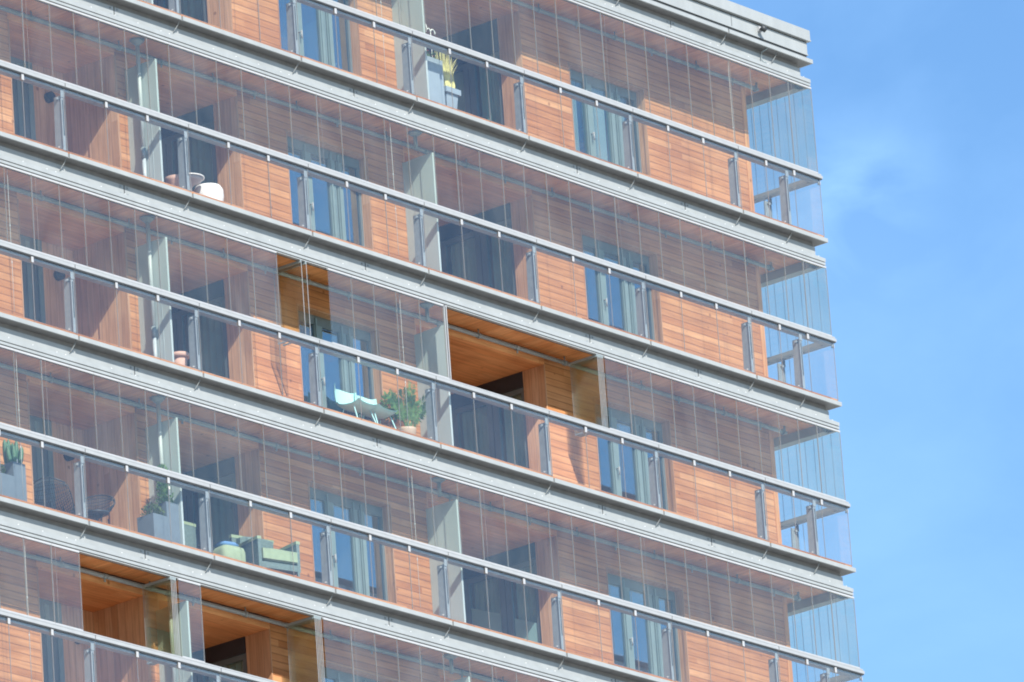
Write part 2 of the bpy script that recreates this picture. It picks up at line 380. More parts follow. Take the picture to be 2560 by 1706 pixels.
def storey(r):
    z = W(r) + 0.031; zc = W(r - 1, -0.3655); zl = zc - 0.20; zw = W(r) + 2.14
    for x0, x1 in WALLS:
        w = MB(); w.box(x0, x1, D, 1.2, z, zc + 0.1, 0); w.build('wall', M['clad'], tower)
    # wall over windows, wall beside the left recess
    for x0, x1 in WINS:
        w = MB(); w.box(x0, x1, D, 1.2, zw, zc + 0.1, 0); w.build('wall', M['clad'], tower)
    w = MB(); w.box(-17.46, -17.20, D, 3.3, z, zc + 0.1, 0); w.build('wall', M['clad'], tower)
    # corner boards and reveal linings
    t = MB(); t.box(-0.9045, -0.86, D - 0.012, 1.6, z, zc - 0.001)
    t.box(-0.975, -0.905, D - 0.012, D - 0.001, z, zc - 0.001)
    t.build('corner_board', M['trim'], tower)
    side = MB(); side.box(-1.15, -0.905, 1.201, YS, z, zc + 0.1); side.build('wall', M['clad'], tower)
    for x0, x1 in WINS:
        j = MB()
        j.box(x1 - 0.022, x1 - 0.001, D - 0.008, 1.13, z, zw - 0.022); j.box(x0 + 0.001, x0 + 0.022, D - 0.008, 1.13, z, zw - 0.022)
        j.box(x0 + 0.001, x1 - 0.001, D - 0.008, 1.13, zw - 0.0215, zw - 0.001)
        j.build('window_lining', M['cladv'], tower)
    # lintels = soffits of the recesses
    for (x0, x1), yb in ((RECA, 3.35), (RECB, 3.35), (RECC, 2.05)):
        l = MB(); l.box(x0 + 0.001, x1 - 0.001, D, yb, zl, zc + 0.1, 0); l.build('recess_soffit', M['soffx'], tower)
        l = MB(); l.box(x0 + 0.001, x1 - 0.001, D - 0.004, D - 0.001, zc - 0.035, zc - 0.003); l.build('shadow_gap_strip', M['head'], tower)  # solid charcoal strip painted in for the dark of a shadow gap
    # recess side linings (upright boards)
    l = MB(); l.box(-14.565, -14.541, D - 0.006, 1.40, z, zl - 0.001); l.build('recess_lining', M['cladv'], tower)
    l = MB(); l.box(-7.075, -7.051, D - 0.006, 1.36, z, zl - 0.001); l.build('recess_lining', M['cladv'], tower)
    l = MB(); l.box(-17.505, -17.461, D - 0.006, 1.52, z, zl - 0.001); l.box(-17.482, -17.462, 1.5205, 2.0, z, zl - 0.001); l.build('recess_lining', M['cladv'], tower)
    l = MB(); l.box(-19.979, -19.955, D - 0.006, 2.0, z, zl - 0.001); l.build('recess_lining', M['cladv'], tower)
    l = MB(); l.box(-18.24, -17.463, 2.001, 2.05, z, zl - 0.001); l.build('recess_back_wall', M['cladb'], tower)
    l = MB(); l.box(-17.199, -17.175, D + 0.002, 3.30, z, zl - 0.001); l.box(-10.399, -10.375, D + 0.002, 3.30, z, zl - 0.001); l.build('recess_lining', M['cladv'], tower)
    l = MB(); l.box(-17.17, -14.52, 3.301, 3.35, z, zl - 0.001); l.box(-10.37, -7.03, 3.301, 3.35, z, zl - 0.001); l.build('recess_back_wall', M['cladb'], tower)
    l = MB(); l.box(-14.535, -14.40, 1.201, 1.42, z, zl - 0.001); l.box(-7.045, -6.92, 1.201, 1.36, z, zl - 0.001); l.build('wall', M['clad'], tower)
    # entrance door at the back of the left recess
    d = MB(); d.box(-19.95, -18.245, 2.0, 2.05, z, zl - 0.001, 0)
    d.box(-19.2, -18.75, 1.985, 1.999, z + 0.1, zl - 0.12, 1); d.box(-18.62, -18.52, 1.99, 1.999, z + 0.05, zl - 0.08, 2); d.box(-18.36, -18.25, 1.98, 1.999, z, zl - 0.01, 2)
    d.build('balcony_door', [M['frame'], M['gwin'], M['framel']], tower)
    lm = MB(); lm.tube([(-17.9, 2.0, W(r) + 1.92), (-17.9, 1.90, W(r) + 1.92)], 0.085, 18); lm.tube([(-17.9, 1.90, W(r) + 1.92), (-17.9, 1.885, W(r) + 1.92)], 0.07, 18)
    lm.build('wall_lamp', M['lamp'], tower)
    # glazed doors along the inner side wall of the two deep recesses
    for xg, mull in ((-14.54, [(1.421, 1.50), (2.36, 2.58), (3.18, 3.29)]), (-7.05, [(1.361, 1.44), (1.95, 2.20), (2.85, 3.29)])):
        d = MB(); ya, yb = mull[0][0], mull[-1][1]
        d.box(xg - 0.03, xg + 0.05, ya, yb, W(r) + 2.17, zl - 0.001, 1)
        d.box(xg, xg + 0.06, ya, yb, W(r) + 2.08, W(r) + 2.1695, 0)
        d.box(xg, xg + 0.06, ya, yb, z, z + 0.09, 0)
        for a, c in mull:
            d.box(xg - 0.005, xg + 0.06, a, c, z + 0.0905, W(r) + 2.0795, 0)
            if c - a > 0.2: d.box(xg - 0.012, xg - 0.0055, (a + c) / 2 - 0.006, (a + c) / 2 + 0.006, z + 0.09, W(r) + 2.05, 1)
        o = d.build('glazed_door', [M['frame'], M['head']], tower)
        for (a, c), (e, f) in zip(mull, mull[1:]):
            p = MB(); p.box(xg + 0.02, xg + 0.04, c + 0.001, e - 0.001, z + 0.091, W(r) + 2.079); p.build('pane', M['gdoor'], o)
            bl = MB(); n = 20
            for q_ in range(n):
                y0_, y1_ = c + (e - c) * q_ / n, c + (e - c) * (q_ + 1) / n
                x0_, x1_ = xg + .13 + .02 * math.sin(q_ * 1.9), xg + .13 + .02 * math.sin((q_ + 1) * 1.9)
                for dx_ in (0, .004): bl.quad([(x0_ + dx_, y0_, z + .05), (x1_ + dx_, y1_, z + .05), (x1_ + dx_, y1_, W(r) + 2.14), (x0_ + dx_, y0_, W(r) + 2.14)], 0, True)
            bl.build('net_curtain', M['net'], o)
        h = MB(); hy = mull[1][0] + 0.05
        h.tube([(xg - 0.05, hy, W(r) + 0.28), (xg - 0.05, hy, W(r) + 0.42)], 0.012, 8); h.tube([(xg - 0.05, hy, W(r) + 0.35), (xg - 0.006, hy, W(r) + 0.35)], 0.01, 8)
        h.build('handle', M['alu_w'], o)
        if r == 4 and xg > -10:
            for a, c, ha, hc in ((1.45, 1.93, 1.06, 1.26), (2.22, 2.84, 1.41, 1.66)):  # added slanted sheet, stands in for a level teal edge deeper indoors
                    p = MB(); p.prism([(a, z + 0.095), (c, z + 0.095), (c, W(r) + hc), (a, W(r) + ha)], 'x', xg + 0.010, xg + 0.018); p.build('stand_in_sheet', M['teal_sheet'], o)
    # three-light windows
    for x0, x1 in WINS:
        d = MB(); y0, y1 = 1.06, 1.14; k = (x1 - x0) / 2.06
        X = lambda q: x0 + q * k
        zt = zw - 0.023
        d.box(x0 + 0.023, x1 - 0.023, y0, y1, zt - 0.16, zt, 0)
        d.box(x0 + 0.023, x1 - 0.023, y0, y1, z, z + 0.10, 0)
        mul = [(x0 + 0.023, X(0.10)), (X(0.60), X(0.80)), (X(1.25), X(1.40)), (X(1.44), X(1.58)), (X(1.98), x1 - 0.023)]
        for i, (a, c) in enumerate(mul):
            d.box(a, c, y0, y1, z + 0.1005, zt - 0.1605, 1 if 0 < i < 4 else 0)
            if 0 < i < 4: d.box(a + 0.02, a + 0.05, y0 - 0.025, y0 - 0.001, z + 0.04, zt - 0.05, 1)
        d.box(X(1.4005), X(1.4395), y0 + 0.03, y1, z + 0.1005, zt - 0.1605, 0)
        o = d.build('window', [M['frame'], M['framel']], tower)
        for a, c in ((X(0.10), X(0.60)), (X(0.80), X(1.25)), (X(1.58), X(1.98))):
            p = MB(); p.box(a + 0.001, c - 0.001, y0 + 0.03, y0 + 0.05, z + 0.101, zt - 0.161); p.build('pane', M['gwin2'] if r == 1 and x0 > -6 else M['gwin'], o)
        h = MB(); hx = X(0.70)
        h.tube([(hx, y0 - 0.06, W(r) + 0.92), (hx, y0 - 0.06, W(r) + 1.06)], 0.014, 8); h.tube([(hx, y0 - 0.06, W(r) + 1.04), (hx, y0 - 0.003, W(r) + 1.04)], 0.012, 8)
        h.build('handle', M['alu_w'], o)
    # rooms behind
    q = MB(); q.box(XL, -1.15, 5.5, 5.6, z - 0.04, zc + 0.06)
    for x in (-20.1, -17.35, -10.35): q.box(x - 0.05, x + 0.05, 3.36, 5.499, z - 0.04, zc + 0.06)
    q.build('room_partition', M['room'], tower)
    # privacy screens
    for x in (-17.24, -10.425):
        f = MB(); f.box(x - 0.02, x + 0.02, 0.25, 0.70 - 0.002, W(r) + 0.05, W(r) + 2.24); f.box(x - 0.015, x + 0.015, 0.702, D - 0.002, W(r) + 0.05, W(r) + 2.235)
        if x < -17: f.box(x - 0.024, x + 0.024, 0.40, 0.415, W(r) + 0.05, W(r) + 2.24)
        f.build('privacy_screen', M['fin'], tower)
    # downpipe with hopper
    p = MB(); x, y = -17.32, 0.55; zp = zc - 0.002
    p.tube([(x, y, W(r) + 0.05), (x, y, W(r) + 0.62)], 0.034, 14, 0); p.tube([(x, y, W(r) + 0.621), (x, y, W(r) + 0.80)], 0.042, 14, 1)
    p.tube([(x, y, W(r) + 0.801), (x, y, zp - 0.10)], 0.034, 14, 0); p.tube([(x, y, zp - 0.10), (x, y, zp - 0.05), (x, y, zp - 0.01)], [0.036, 0.09, 0.13], 16, 1)
    p.build('downpipe', [M['pipe_w'], M['pipe']], tower)
    p = MB(); x = -10.55
    p.tube([(x, 0.5, zp - 0.07), (x, 0.5, zp - 0.04), (x, 0.5, zp - 0.01)], [0.04, 0.09, 0.13], 16, 0); p.tube([(x, 0.5, zp - 0.30), (x, 0.5, zp - 0.07)], 0.034, 12, 0)
    p.build('drain_hopper', M['pipe'], tower)
    # pipe under the soffit
    p = MB(); yp = 0.78; zq = zc - 0.115
    p.tube([(XL, yp, zq), (-0.72, yp, zq)], 0.036, 14)
    p.tube([(-0.72, yp, zq), (-0.70, yp, zq)], 0.06, 14)
    p.tube([(-0.66, yp, zq), (-0.66, yp, zc - 0.001)], 0.02, 8); p.tube([(-0.70, yp, zq), (-0.62, yp, zq)], 0.03, 10)
    for k in range(9):
        x = -2.35 - 2.15 * k - 0.1 * (k % 2)
        p.tube([(x, yp, zq + 0.03), (x, yp, zc - 0.001)], 0.012, 8); p.tube([(x - 0.03, yp, zq), (x + 0.03, yp, zq)], 0.048, 14)
        p.tube([(x + 1.0, yp, zq - 0.03), (x + 1.0, yp, zq - 0.09)], 0.016, 8); p.tube([(x + 0.96, yp, zq), (x + 1.04, yp, zq)], 0.044, 14)
    p.build('sprinkler_pipe', M['pipe'], tower)

# ---- balustrades
out_panes = MB()
def railing(r):
    z = W(r); b = MB(); js = sorted(JOINTS); xs = [XL] + js
    for a, c in zip(xs, xs[1:]): b.sweep(0.0, 0.10, z + 1.103, z + 1.157, xa=a + (0.010 if a > XL else 0), xb=c - 0.010)
    b.sweep(0.0, 0.10, z + 1.103, z + 1.157, xa=js[-1] + 0.010)
    b.sweep(0.010, 0.09, z + 1.084, z + 1.1025, m=1)                        # dark joint under the cap
    b.sweep(0.05, 0.17, z + 1.045, z + 1.0815, m=2)                        # inner rail
    b.sweep(0.016, 0.062, z + 1.168, z + 1.190, m=0)                       # lower guide of the sliding panes
    b.sweep(0.034, 0.056, z + 1.1575, z + 1.1665, m=1)
    b.tube([(-0.06, 0.06, z + 1.082), (-0.06, 0.06, z + 0.995)], 0.016, 8, 2)
    o = b.build('balcony_railing', [M['alu'], M['steel_d'], M['post']], tower)
    def post(x, y, ang):
        p = MB()
        def T(u, v, w):                                                    # u along the rail, v inward
            return (x + u, y + v, w) if ang == 0 else (x - v, y + u, w)
        def bx(u0, u1, v0, v1, z0, z1, m=0):
            pts = [T(u, v, w) for u in (u0, u1) for v in (v0, v1) for w in (z0, z1)]
            bb = len(p.v); p.v += pts
            for f in ((0, 1, 3, 2), (4, 6, 7, 5), (0, 4, 5, 1), (2, 3, 7, 6), (0, 2, 6, 4), (1, 5, 7, 3)):
                p.f.append(tuple(bb + i for i in f)); p.mi.append(m); p.sm.append(False)
        bx(-0.030, 0.030, 0.050, 0.062, z + 0.0, z + 1.02)
        # tapering web plate
        bb = len(p.v); poly = [(0.0625, z), (0.235, z), (0.215, z + 0.97), (0.0625, z + 0.97)]
        p.v += [T(-0.014, v, w) for v, w in poly] + [T(0.010, v, w) for v, w in poly]
        p.f += [(bb, bb + 1, bb + 2, bb + 3), (bb + 7, bb + 6, bb + 5, bb + 4)] + [(bb + i, bb + (i + 1) % 4, bb + 4 + (i + 1) % 4, bb + 4 + i) for i in range(4)]
        p.mi += [0] * 6; p.sm += [False] * 6
        bx(-0.040, 0.040, 0.040, 0.0495, z + 0.93, z + 1.044)
        bx(-0.006, 0.006, 0.040, 0.0495, z + 0.30, z + 0.89, 1)
        p.tube([T(-0.0145, 0.13, z + 0.92), T(-0.06, 0.13, z + 0.92)], 0.024, 10, 0)
        p.tube([T(-0.0145, 0.15, z + 0.13), T(-0.03, 0.15, z + 0.13)], 0.014, 8, 2)
        bx(-0.045, 0.045, 0.045, 0.24, z + 0.0455, z + 0.056)
        p.build('post', [M['post'], M['steel_d'], M['bolt']], o)
    for j in JOINTS + [-0.95]:
        if seen(j, 0, z + 0.5, 90): post(j - 0.03, 0, 0)
    for y in (1.15, 4.0, 6.9, 9.8): post(0, y, 1)
    # panes: three to a bay, held by small clamps
    ends = sorted([j + 2.8904 * q / 3 for j in JOINTS for q in range(3)] + [-0.80 - 0.79, -0.80, -0.06])
    ends = [e for e in ends if e > XL and not (-2.37 < e < -1.6) and min(abs(e + 1.4135), abs(e + 0.4501)) > 0.01]
    for a, c in zip(ends, ends[1:]):
        vis = seen((a + c) / 2, 0, z + 0.5)
        p = MB() if vis else out_panes
        p.box(a + 0.004, c - 0.004, 0.024, 0.034, z + 0.03, z + 1.081, 0)
        p.box(c - 0.0025, c + 0.0025, 0.022, 0.036, z + 0.03, z + 1.081, 2)
        if min(abs(a - j) for j in JOINTS) > 0.1 and a > -25: p.box(a - 0.026, a + 0.026, 0.011, 0.0215, z + 0.99, z + 1.081, 1)
        if c > -0.1: p.box(c - 0.01, c, 0.012, 0.022, z + 0.98, z + 1.044, 1)
        if vis: p.build('glass_pane', [M['glow'], M['alu_w'], M['seal']], o)
    sp = MB()
    for k in range(11):
        sp.box(-0.034, -0.024, 0.06 + k * 0.97, 0.06 + (k + 1) * 0.97 - 0.008, z + 0.03, z + 1.044, 0)
        sp.box(-0.036, -0.022, 0.06 + (k + 1) * 0.97 - 0.0075, 0.06 + (k + 1) * 0.97 - 0.0005, z + 0.03, z + 1.044, 1)
    sp.build('side_glazing', [M['glow'], M['seal']], o)
    return o

# ---- sliding panes between handrail and track
E = [-0.075, -0.73, -1.27, -1.81, -2.39, -2.97, -3.57, -4.15, -4.73, -5.29, -5.91, -6.52, -7.13, -7.73, -8.32, -8.89, -9.47, -10.08, -10.65,
     -11.31, -11.89, -12.45, -13.0, -13.58, -14.25, -14.83, -15.42, -16.02, -16.57, -17.16, -17.68, -18.2, -18.8, -19.39, -19.95, -20.58, -21.2, -21.8, -22.4, -23.0, -23.6]
PAIRS = (-0.73, -5.91, -10.08, -13.58, -20.58)
OPEN = {3: [(-14.84, -13.57), (-10.66, -6.51)], 5: [(-19.96, -17.67), (-17.17, -14.24)]}
STACK = {3: [-14.21, -14.09, -6.69, -6.655, -6.62, -6.585, -6.55], 5: [-17.83, -17.795, -17.76, -17.725, -14.43, -14.395, -14.36, -14.325, -14.29]}
jobs = []
for r in (3, 2, 4, 5, 1, 6):
    zt = W(r - 1, -0.523); zb = W(r) + 1.192
    for a, c in zip(E[1:], E):
        mid = (a + c) / 2
        if any(o0 < mid < o1 for o0, o1 in OPEN.get(r, [])): continue
        jobs.append((r, 'x', a, c, zb, zt, seen(mid, 0.05, (zb + zt) / 2, 10)))
    for x in STACK.get(r, []): jobs.append((r, 'y', x, None, zb, zt, seen(x, 0.3, (zb + zt) / 2, 10)))
vis = sorted([j for j in jobs if j[6]], key=lambda j: (j[1] == 'x', -(abs(pix((j[2] + (j[3] or j[2])) / 2, 0.05, j[4])[0] - pix((j[2] + (j[3] or j[2])) / 2 + 0.5, 0.05, j[4])[0]))))
rt = random.Random(11)
keep = set(id(j) for j in vis[:100]); rest = MB()
for j in jobs:
    r, ax, a, c, zb, zt, v = j
    p = MB() if id(j) in keep else rest
    if ax == 'x':
        n0 = len(p.v); p.box(a + 0.004, c - 0.004, 0.038, 0.048, zb + 0.022, zt - 0.0325, 0)
        tl, tw = rt.gauss(0, 0.0035), rt.gauss(0, 0.003)
        p.v[n0:] = [(x, y + (x - (a + c) / 2) * tw + (zz_ - (zb + zt) / 2) * tl, zz_) for x, y, zz_ in p.v[n0:]]
        p.box(a + 0.003, c - 0.003, 0.030, 0.056, zt - 0.032, zt - 0.002, 1)
        p.box(a + 0.003, c - 0.003, 0.032, 0.054, zb + 0.001, zb + 0.0218, 1)
        p.box(c - 0.0022, c + 0.0022, 0.034, 0.052, zb + 0.022, zt - 0.045, 2)
        if c in PAIRS: p.box(c + 0.085, c + 0.090, 0.036, 0.037, zb + 0.022, zt - 0.045, 2); p.box(c - 0.008, c - 0.004, 0.034, 0.052, zb + 0.022, zt - 0.045, 2)
    else:
        p.box(a - 0.005, a + 0.005, 0.055, 0.635, zb + 0.022, zt - 0.045, 0)
        p.box(a - 0.011, a + 0.011, 0.055, 0.635, zt - 0.0448, zt - 0.002, 3)
        p.box(a - 0.011, a + 0.011, 0.055, 0.635, zb + 0.001, zb + 0.0218, 3)
        p.box(a - 0.004, a + 0.004, 0.048, 0.0545, zb + 0.022, zt - 0.045, 4)
        p.box(a - 0.005, a + 0.005, 0.6355, 0.642, zb + 0.022, zt - 0.045, 2)
    if p is not rest: p.build('glass_panel', [M['gup'], M['alu_w'], M['seal'], M['pipe'], M['alu']], tower)
for r in range(1, 7):
    zt = W(r - 1, -0.523); zb = W(r) + 1.197
    for k in range(48):                                                    # narrow panes down the return side
        y0 = 0.075 + k * 0.19
        rest.box(-0.048, -0.038, y0 + 0.002, y0 + 0.188, zb, zt, 0); rest.box(-0.051, -0.035, y0 + 0.1885, y0 + 0.1905, zb, zt, 5)
M['seal_d'] = plain('blue grey seal', (0.22, 0.27, 0.36), 0.5, 0, 0.03, trans=0.3); clear_part(M['seal_d'], 0.45)
o = rest.build('glass_panel', [M['gup'], M['alu_w'], M['seal'], M['pipe'], M['alu'], M['seal_d']], tower); o['kind'] = 'stuff'
# end frame of the opened run
e = MB(); e.box(-10.69, -10.667, 0.03, 0.056, W(3) + 1.197, W(2, -0.523), 0); e.box(-10.655, -10.648, 0.034, 0.056, W(3) + 1.197, W(2, -0.523), 1); e.box(-10.64, -10.617, 0.03, 0.056, W(3) + 1.197, W(2, -0.523), 0)
e.build('jamb_profile', [M['alu'], M['steel_d']], tower)

for r in range(0, 8): edge_beam(r); deck_and_soffit(r)
for r in range(1, 7): storey(r)
for r in range(1, 7): railing(r)
if out_panes.v:
    o = out_panes.build('glass_pane', [M['glow'], M['alu_w'], M['seal']], tower); o['kind'] = 'stuff'
# pull cords
for r, xs in {1: (-2.32, -11.67), 2: (-2.28, -11.65), 3: (-11.70, -21.04), 4: (-11.70, -21.06), 5: (-21.09, -11.7)}.items():
    for x in xs:
        if not seen(x, 0.12, W(r) + 1): continue
        c = MB(); zt = W(r - 1, -0.53)
        c.tube([(x, 0.12, W(r) + 0.14), (x + 0.004, 0.121, W(r) + 1.0), (x, 0.12, zt)], 0.0036, 6)
        for zz in (W(r) + 0.92, W(r) + 1.52): c.lathe((x, 0.12, zz), [(0.003, 0), (0.009, 0.010), (0.009, 0.030), (0.003, 0.04)], 8)
        c.build('pull_cord', M['cord'], tower)

# ---- parapet over the top beam
p = MB(); z = W(0)
p.sweep(0.06, 0.40, z + 0.080, z + 0.315, m=0)
p.sweep(0.075, 0.40, z + 0.001, z + 0.0795, m=1)
p.sweep(0.052, 0.0595, z + 0.080, z + 0.105, m=0)
p.sweep(0.002, 0.0095, z + 0.340, z + 0.365, m=0)
p.sweep(0.010, 0.12, z + 0.340, z + 0.545, m=0)
p.sweep(0.065, 0.60, z + 0.3155, z + 0.3395, m=1)
p.sweep(0.121, 0.60, z + 0.345, z + 0.56, m=2)
for k in range(10): p.box(-2.2 - 2.6 * k - 0.006, -2.2 - 2.6 * k + 0.006, 0.058, 0.062, z + 0.001, z + 0.315, 1)
p.build('parapet', [M['steel'], M['steel_d'], M['roof']], tower)
rf = MB(); rf.box(XL, -0.601, 0.601, YS + 5, z + 0.10, z + 0.45); rf.build('roof', M['roof'], tower)
s = MB()
s.tube([(-1.43, 0.06, z + 0.23), (-1.43, 0.0, z + 0.23)], 0.03, 10, 0); s.tube([(-1.47, -0.03, z + 0.25), (-1.40, -0.075, z + 0.18)], [0.055, 0.045], 12, 1); s.box(-1.47, -1.39, 0.02, 0.0595, z + 0.19, z + 0.28, 0)
s.build('security_camera', [M['alu_w'], M['lamp']], tower)
cd = MB(); cd.tube([(-1.24, 0.02, z - 0.01), (-1.26, 0.04, z - 0.08), (-1.31, 0.13, z - 0.14), (-1.32, 0.135, z - 0.27), (-1.29, 0.12, z - 0.31), (-1.24, 0.10, z - 0.325)], 0.013, 8)
cd.build('cable', M['pipe'], tower)
# plain storeys below the framed ones, down to the ground
core = MB()
core.box(XL - 4, -1.2, 5.601, YS + 5, 0.0, z + 0.09, 0)
core.box(XL - 4, -0.92, D + 0.01, 5.6, 0.0, W(7) - 0.31, 0)
core.build('lower_storeys', M['clad'], tower)
for r in range(8, 17):
    b = MB(); zz = W(r); b.sweep(0.0, D + 0.01, zz - 0.42, zz); b.sweep(0.0, 0.1, zz + 1.04, zz + 1.157); b.build('edge_beam', M['steel'], tower)

# ------------------------------------------------------------------ things on the balconies
M['slate'] = plain('slate grey planter', (0.13, 0.165, 0.195), 0.55, 0, 0.08)
M['slate_l'] = plain('pale slate planter', (0.26, 0.32, 0.37), 0.55, 0, 0.06)
M['straw'] = plain('straw grass', (0.74, 0.70, 0.30), 0.7, 0, 0.3, 9, trans=0.3)
M['leaf'] = plain('green leaf', (0.14, 0.25, 0.08), 0.45, 0, 0.45, 14, trans=0.25)
M['leaf2'] = plain('fresh green leaf', (0.17, 0.31, 0.08), 0.5, 0, 0.4, 14, trans=0.3)
M['box'] = plain('boxwood leaf', (0.12, 0.17, 0.06), 0.6, 0, 0.45, 16, trans=0.2)
M['cact'] = plain('cactus skin', (0.07, 0.16, 0.09), 0.5, 0, 0.25, 10)
M['red'] = plain('dark red petal', (0.40, 0.06, 0.06), 0.6, 0, 0.3, 9)
M['mint'] = plain('mint painted metal', (0.45, 0.74, 0.74), 0.4, 0, 0.04)
M['terra'] = plain('pale terracotta', (0.55, 0.34, 0.26), 0.7, 0, 0.08)
M['cream'] = plain('cream glaze', (0.52, 0.40, 0.29), 0.5, 0, 0.05)
M['white'] = plain('white enamel', (0.84, 0.83, 0.80), 0.4, 0, 0.03)
M['grey'] = plain('warm grey metal', (0.36, 0.32, 0.31), 0.5, 0, 0.05)
M['wire'] = plain('dark wire', (0.05, 0.06, 0.07), 0.4, 0, 0.1)
M['wicker'] = plain('grey green wicker', (0.12, 0.17, 0.16), 0.7, 0, 0.35, 60, bump=0.4)
M['cush'] = plain('light green cushion', (0.27, 0.34, 0.215), 0.85, 0, 0.08, 12)
M['blue'] = plain('blue cushion', (0.10, 0.22, 0.42), 0.85, 0, 0.08, 12)
M['curt'] = plain('white curtain cloth', (0.78, 0.84, 0.82), 0.85, 0, 0.04, 3, trans=0.35)
M['soil'] = plain('potting soil', (0.05, 0.035, 0.025), 0.9, 0, 0.3, 20)

def box_pot(x0, x1, y0, y1, z0, z1, taper=0.0, rim=0.0):
    b = MB(); t = taper
    pts = []
    b.v += [(x0 + t, y0 + t, z0), (x1 - t, y0 + t, z0), (x1 - t, y1 - t, z0), (x0 + t, y1 - t, z0), (x0, y0, z1), (x1, y0, z1), (x1, y1, z1), (x0, y1, z1)]
    w = 0.025
    b.v += [(x0 + w, y0 + w, z1), (x1 - w, y0 + w, z1), (x1 - w, y1 - w, z1), (x0 + w, y1 - w, z1), (x0 + w, y0 + w, z1 - .05), (x1 - w, y0 + w, z1 - .05), (x1 - w, y1 - w, z1 - .05), (x0 + w, y1 - w, z1 - .05)]
    for f in ((0, 3, 2, 1), (0, 1, 5, 4), (1, 2, 6, 5), (2, 3, 7, 6), (3, 0, 4, 7), (4, 5, 9, 8), (5, 6, 10, 9), (6, 7, 11, 10), (7, 4, 8, 11), (8, 9, 13, 12), (9, 10, 14, 13), (10, 11, 15, 14), (11, 8, 12, 15)):
        b.f.append(f); b.mi.append(0); b.sm.append(False)
    b.f.append((12, 13, 14, 15)); b.mi.append(1); b.sm.append(False)
    if rim:
        b.box(x0 - rim, x1 + rim, y0 - rim, y0 - 0.0005, z1 - 0.09, z1 + 0.004); b.box(x0 - rim, x1 + rim, y1 + 0.0005, y1 + rim, z1 - 0.09, z1 + 0.004)
        b.box(x0 - rim, x0 - 0.0005, y0, y1, z1 - 0.09, z1 + 0.004); b.box(x1 + 0.0005, x1 + rim, y0, y1, z1 - 0.09, z1 + 0.004)
    return b

def blob_leaves(b, c, rx, ry, rz, n, ln, w, rnd, m=0, up=0.3):
    for _ in range(n):
        while True:
            p = Vector((rnd.uniform(-1, 1), rnd.uniform(-1, 1), rnd.uniform(-1, 1)))
            if 0.35 < p.length < 1: break
        d = Vector((p.x, p.y, p.z + up)) + Vector((rnd.uniform(-.6, .6), rnd.uniform(-.6, .6), rnd.uniform(-.6, .6)))
        b.leaf((c[0] + p.x * rx, c[1] + p.y * ry, c[2] + p.z * rz), d, (rnd.uniform(-1, 1), rnd.uniform(-1, 1), 1), ln * rnd.uniform(.6, 1.2), w * rnd.uniform(.7, 1.2), m)

rnd = random.Random(3)
dz = 0.046
# --- top balcony: two planters by the screen
z = W(1) + dz
t = thing('flower_planter', 'tall square slate planter with small dark red flowers beside the pale privacy screen', 'planter', (-10.05, 0.5, z))
box_pot(-10.27, -9.87, 0.36, 0.72, z, z + 0.97).build('pot', [M['slate_l'], M['soil']], t)
b = MB()
for _ in range(70):
    x, y = rnd.uniform(-10.22, -9.92), rnd.uniform(0.4, 0.68)
    h = rnd.uniform(.04, .16); b.tube([(x, y, z + .92), (x + rnd.uniform(-.04, .04), y, z + .95 + h)], 0.003, 4, 0)
    b.leaf((x, y, z + .95 + h), (rnd.uniform(-1, 1), rnd.uniform(-1, 1), .8), (0, 0, 1), .05, .035, 1 if rnd.random() < .55 else 0)
b.build('foliage', [M['leaf'], M['red']], t)
t = thing('potted_grass', 'short slate pot holding a tuft of straw yellow upright grass', 'potted plant', (-9.68, 0.5, z))
box_pot(-9.82, -9.50, 0.36, 0.66, z, z + 0.53, 0.05, 0.03).build('pot', [M['slate_l'], M['soil']], t)
b = MB()
for _ in range(150):
    x, y = rnd.uniform(-9.79, -9.53), rnd.uniform(0.40, 0.62); L = rnd.uniform(.35, .85); lean = rnd.gauss(0, .10) - 0.02
    if rnd.random() < .06: lean = .35
    pts = [Vector((x + lean * k * k * L, y + rnd.uniform(-.01, .01), z + .50 + L * k * (1 - abs(lean) * .4 * k))) for k in (0, .33, .66, 1)]
    for k in range(3):
        w0, w1 = .012 * (1 - k / 3.2), .012 * (1 - (k + 1) / 3.2); s = Vector((.64, -.77, 0))
        b.quad([pts[k] - s * w0, pts[k] + s * w0, pts[k + 1] + s * w1, pts[k + 1] - s * w1])
b.build('foliage', M['straw'], t)
for x0, lab, dbl in ((-10.19, 'white double curled garden stake rising from the flower planter against the screen', True), (-9.98, 'white single hooked garden stake rising from the flower planter above the handrail', False)):
    t = MB(); h = 1.66 if dbl else 1.60; y = 0.48
    t.tube([(x0, y, W(1) + .93), (x0, y, W(1) + h - .06)], .007, 6)
    def arc(cz, r_, a0, a1, sx):
        return [(x0 + sx * (r_ - r_ * math.cos(R(a))), y, cz + r_ * math.sin(R(a))) for a in range(a0, a1 + 1, 20)]
    t.tube(arc(W(1) + h - .06, .055, 0, 200, 1), .011, 8)
    if dbl: t.tube(arc(W(1) + h - .16, .05, 20, 160, 1), .010, 8)
    else: t.tube(arc(W(1) + h - .06, .05, 0, 160, -1), .010, 8)
    o = t.build('garden_stake', M['white'], None, (x0, y, W(1) + .93)); o['label'] = lab; o['category'] = 'garden stake'; o['group'] = 'white garden stakes in the flower planter'
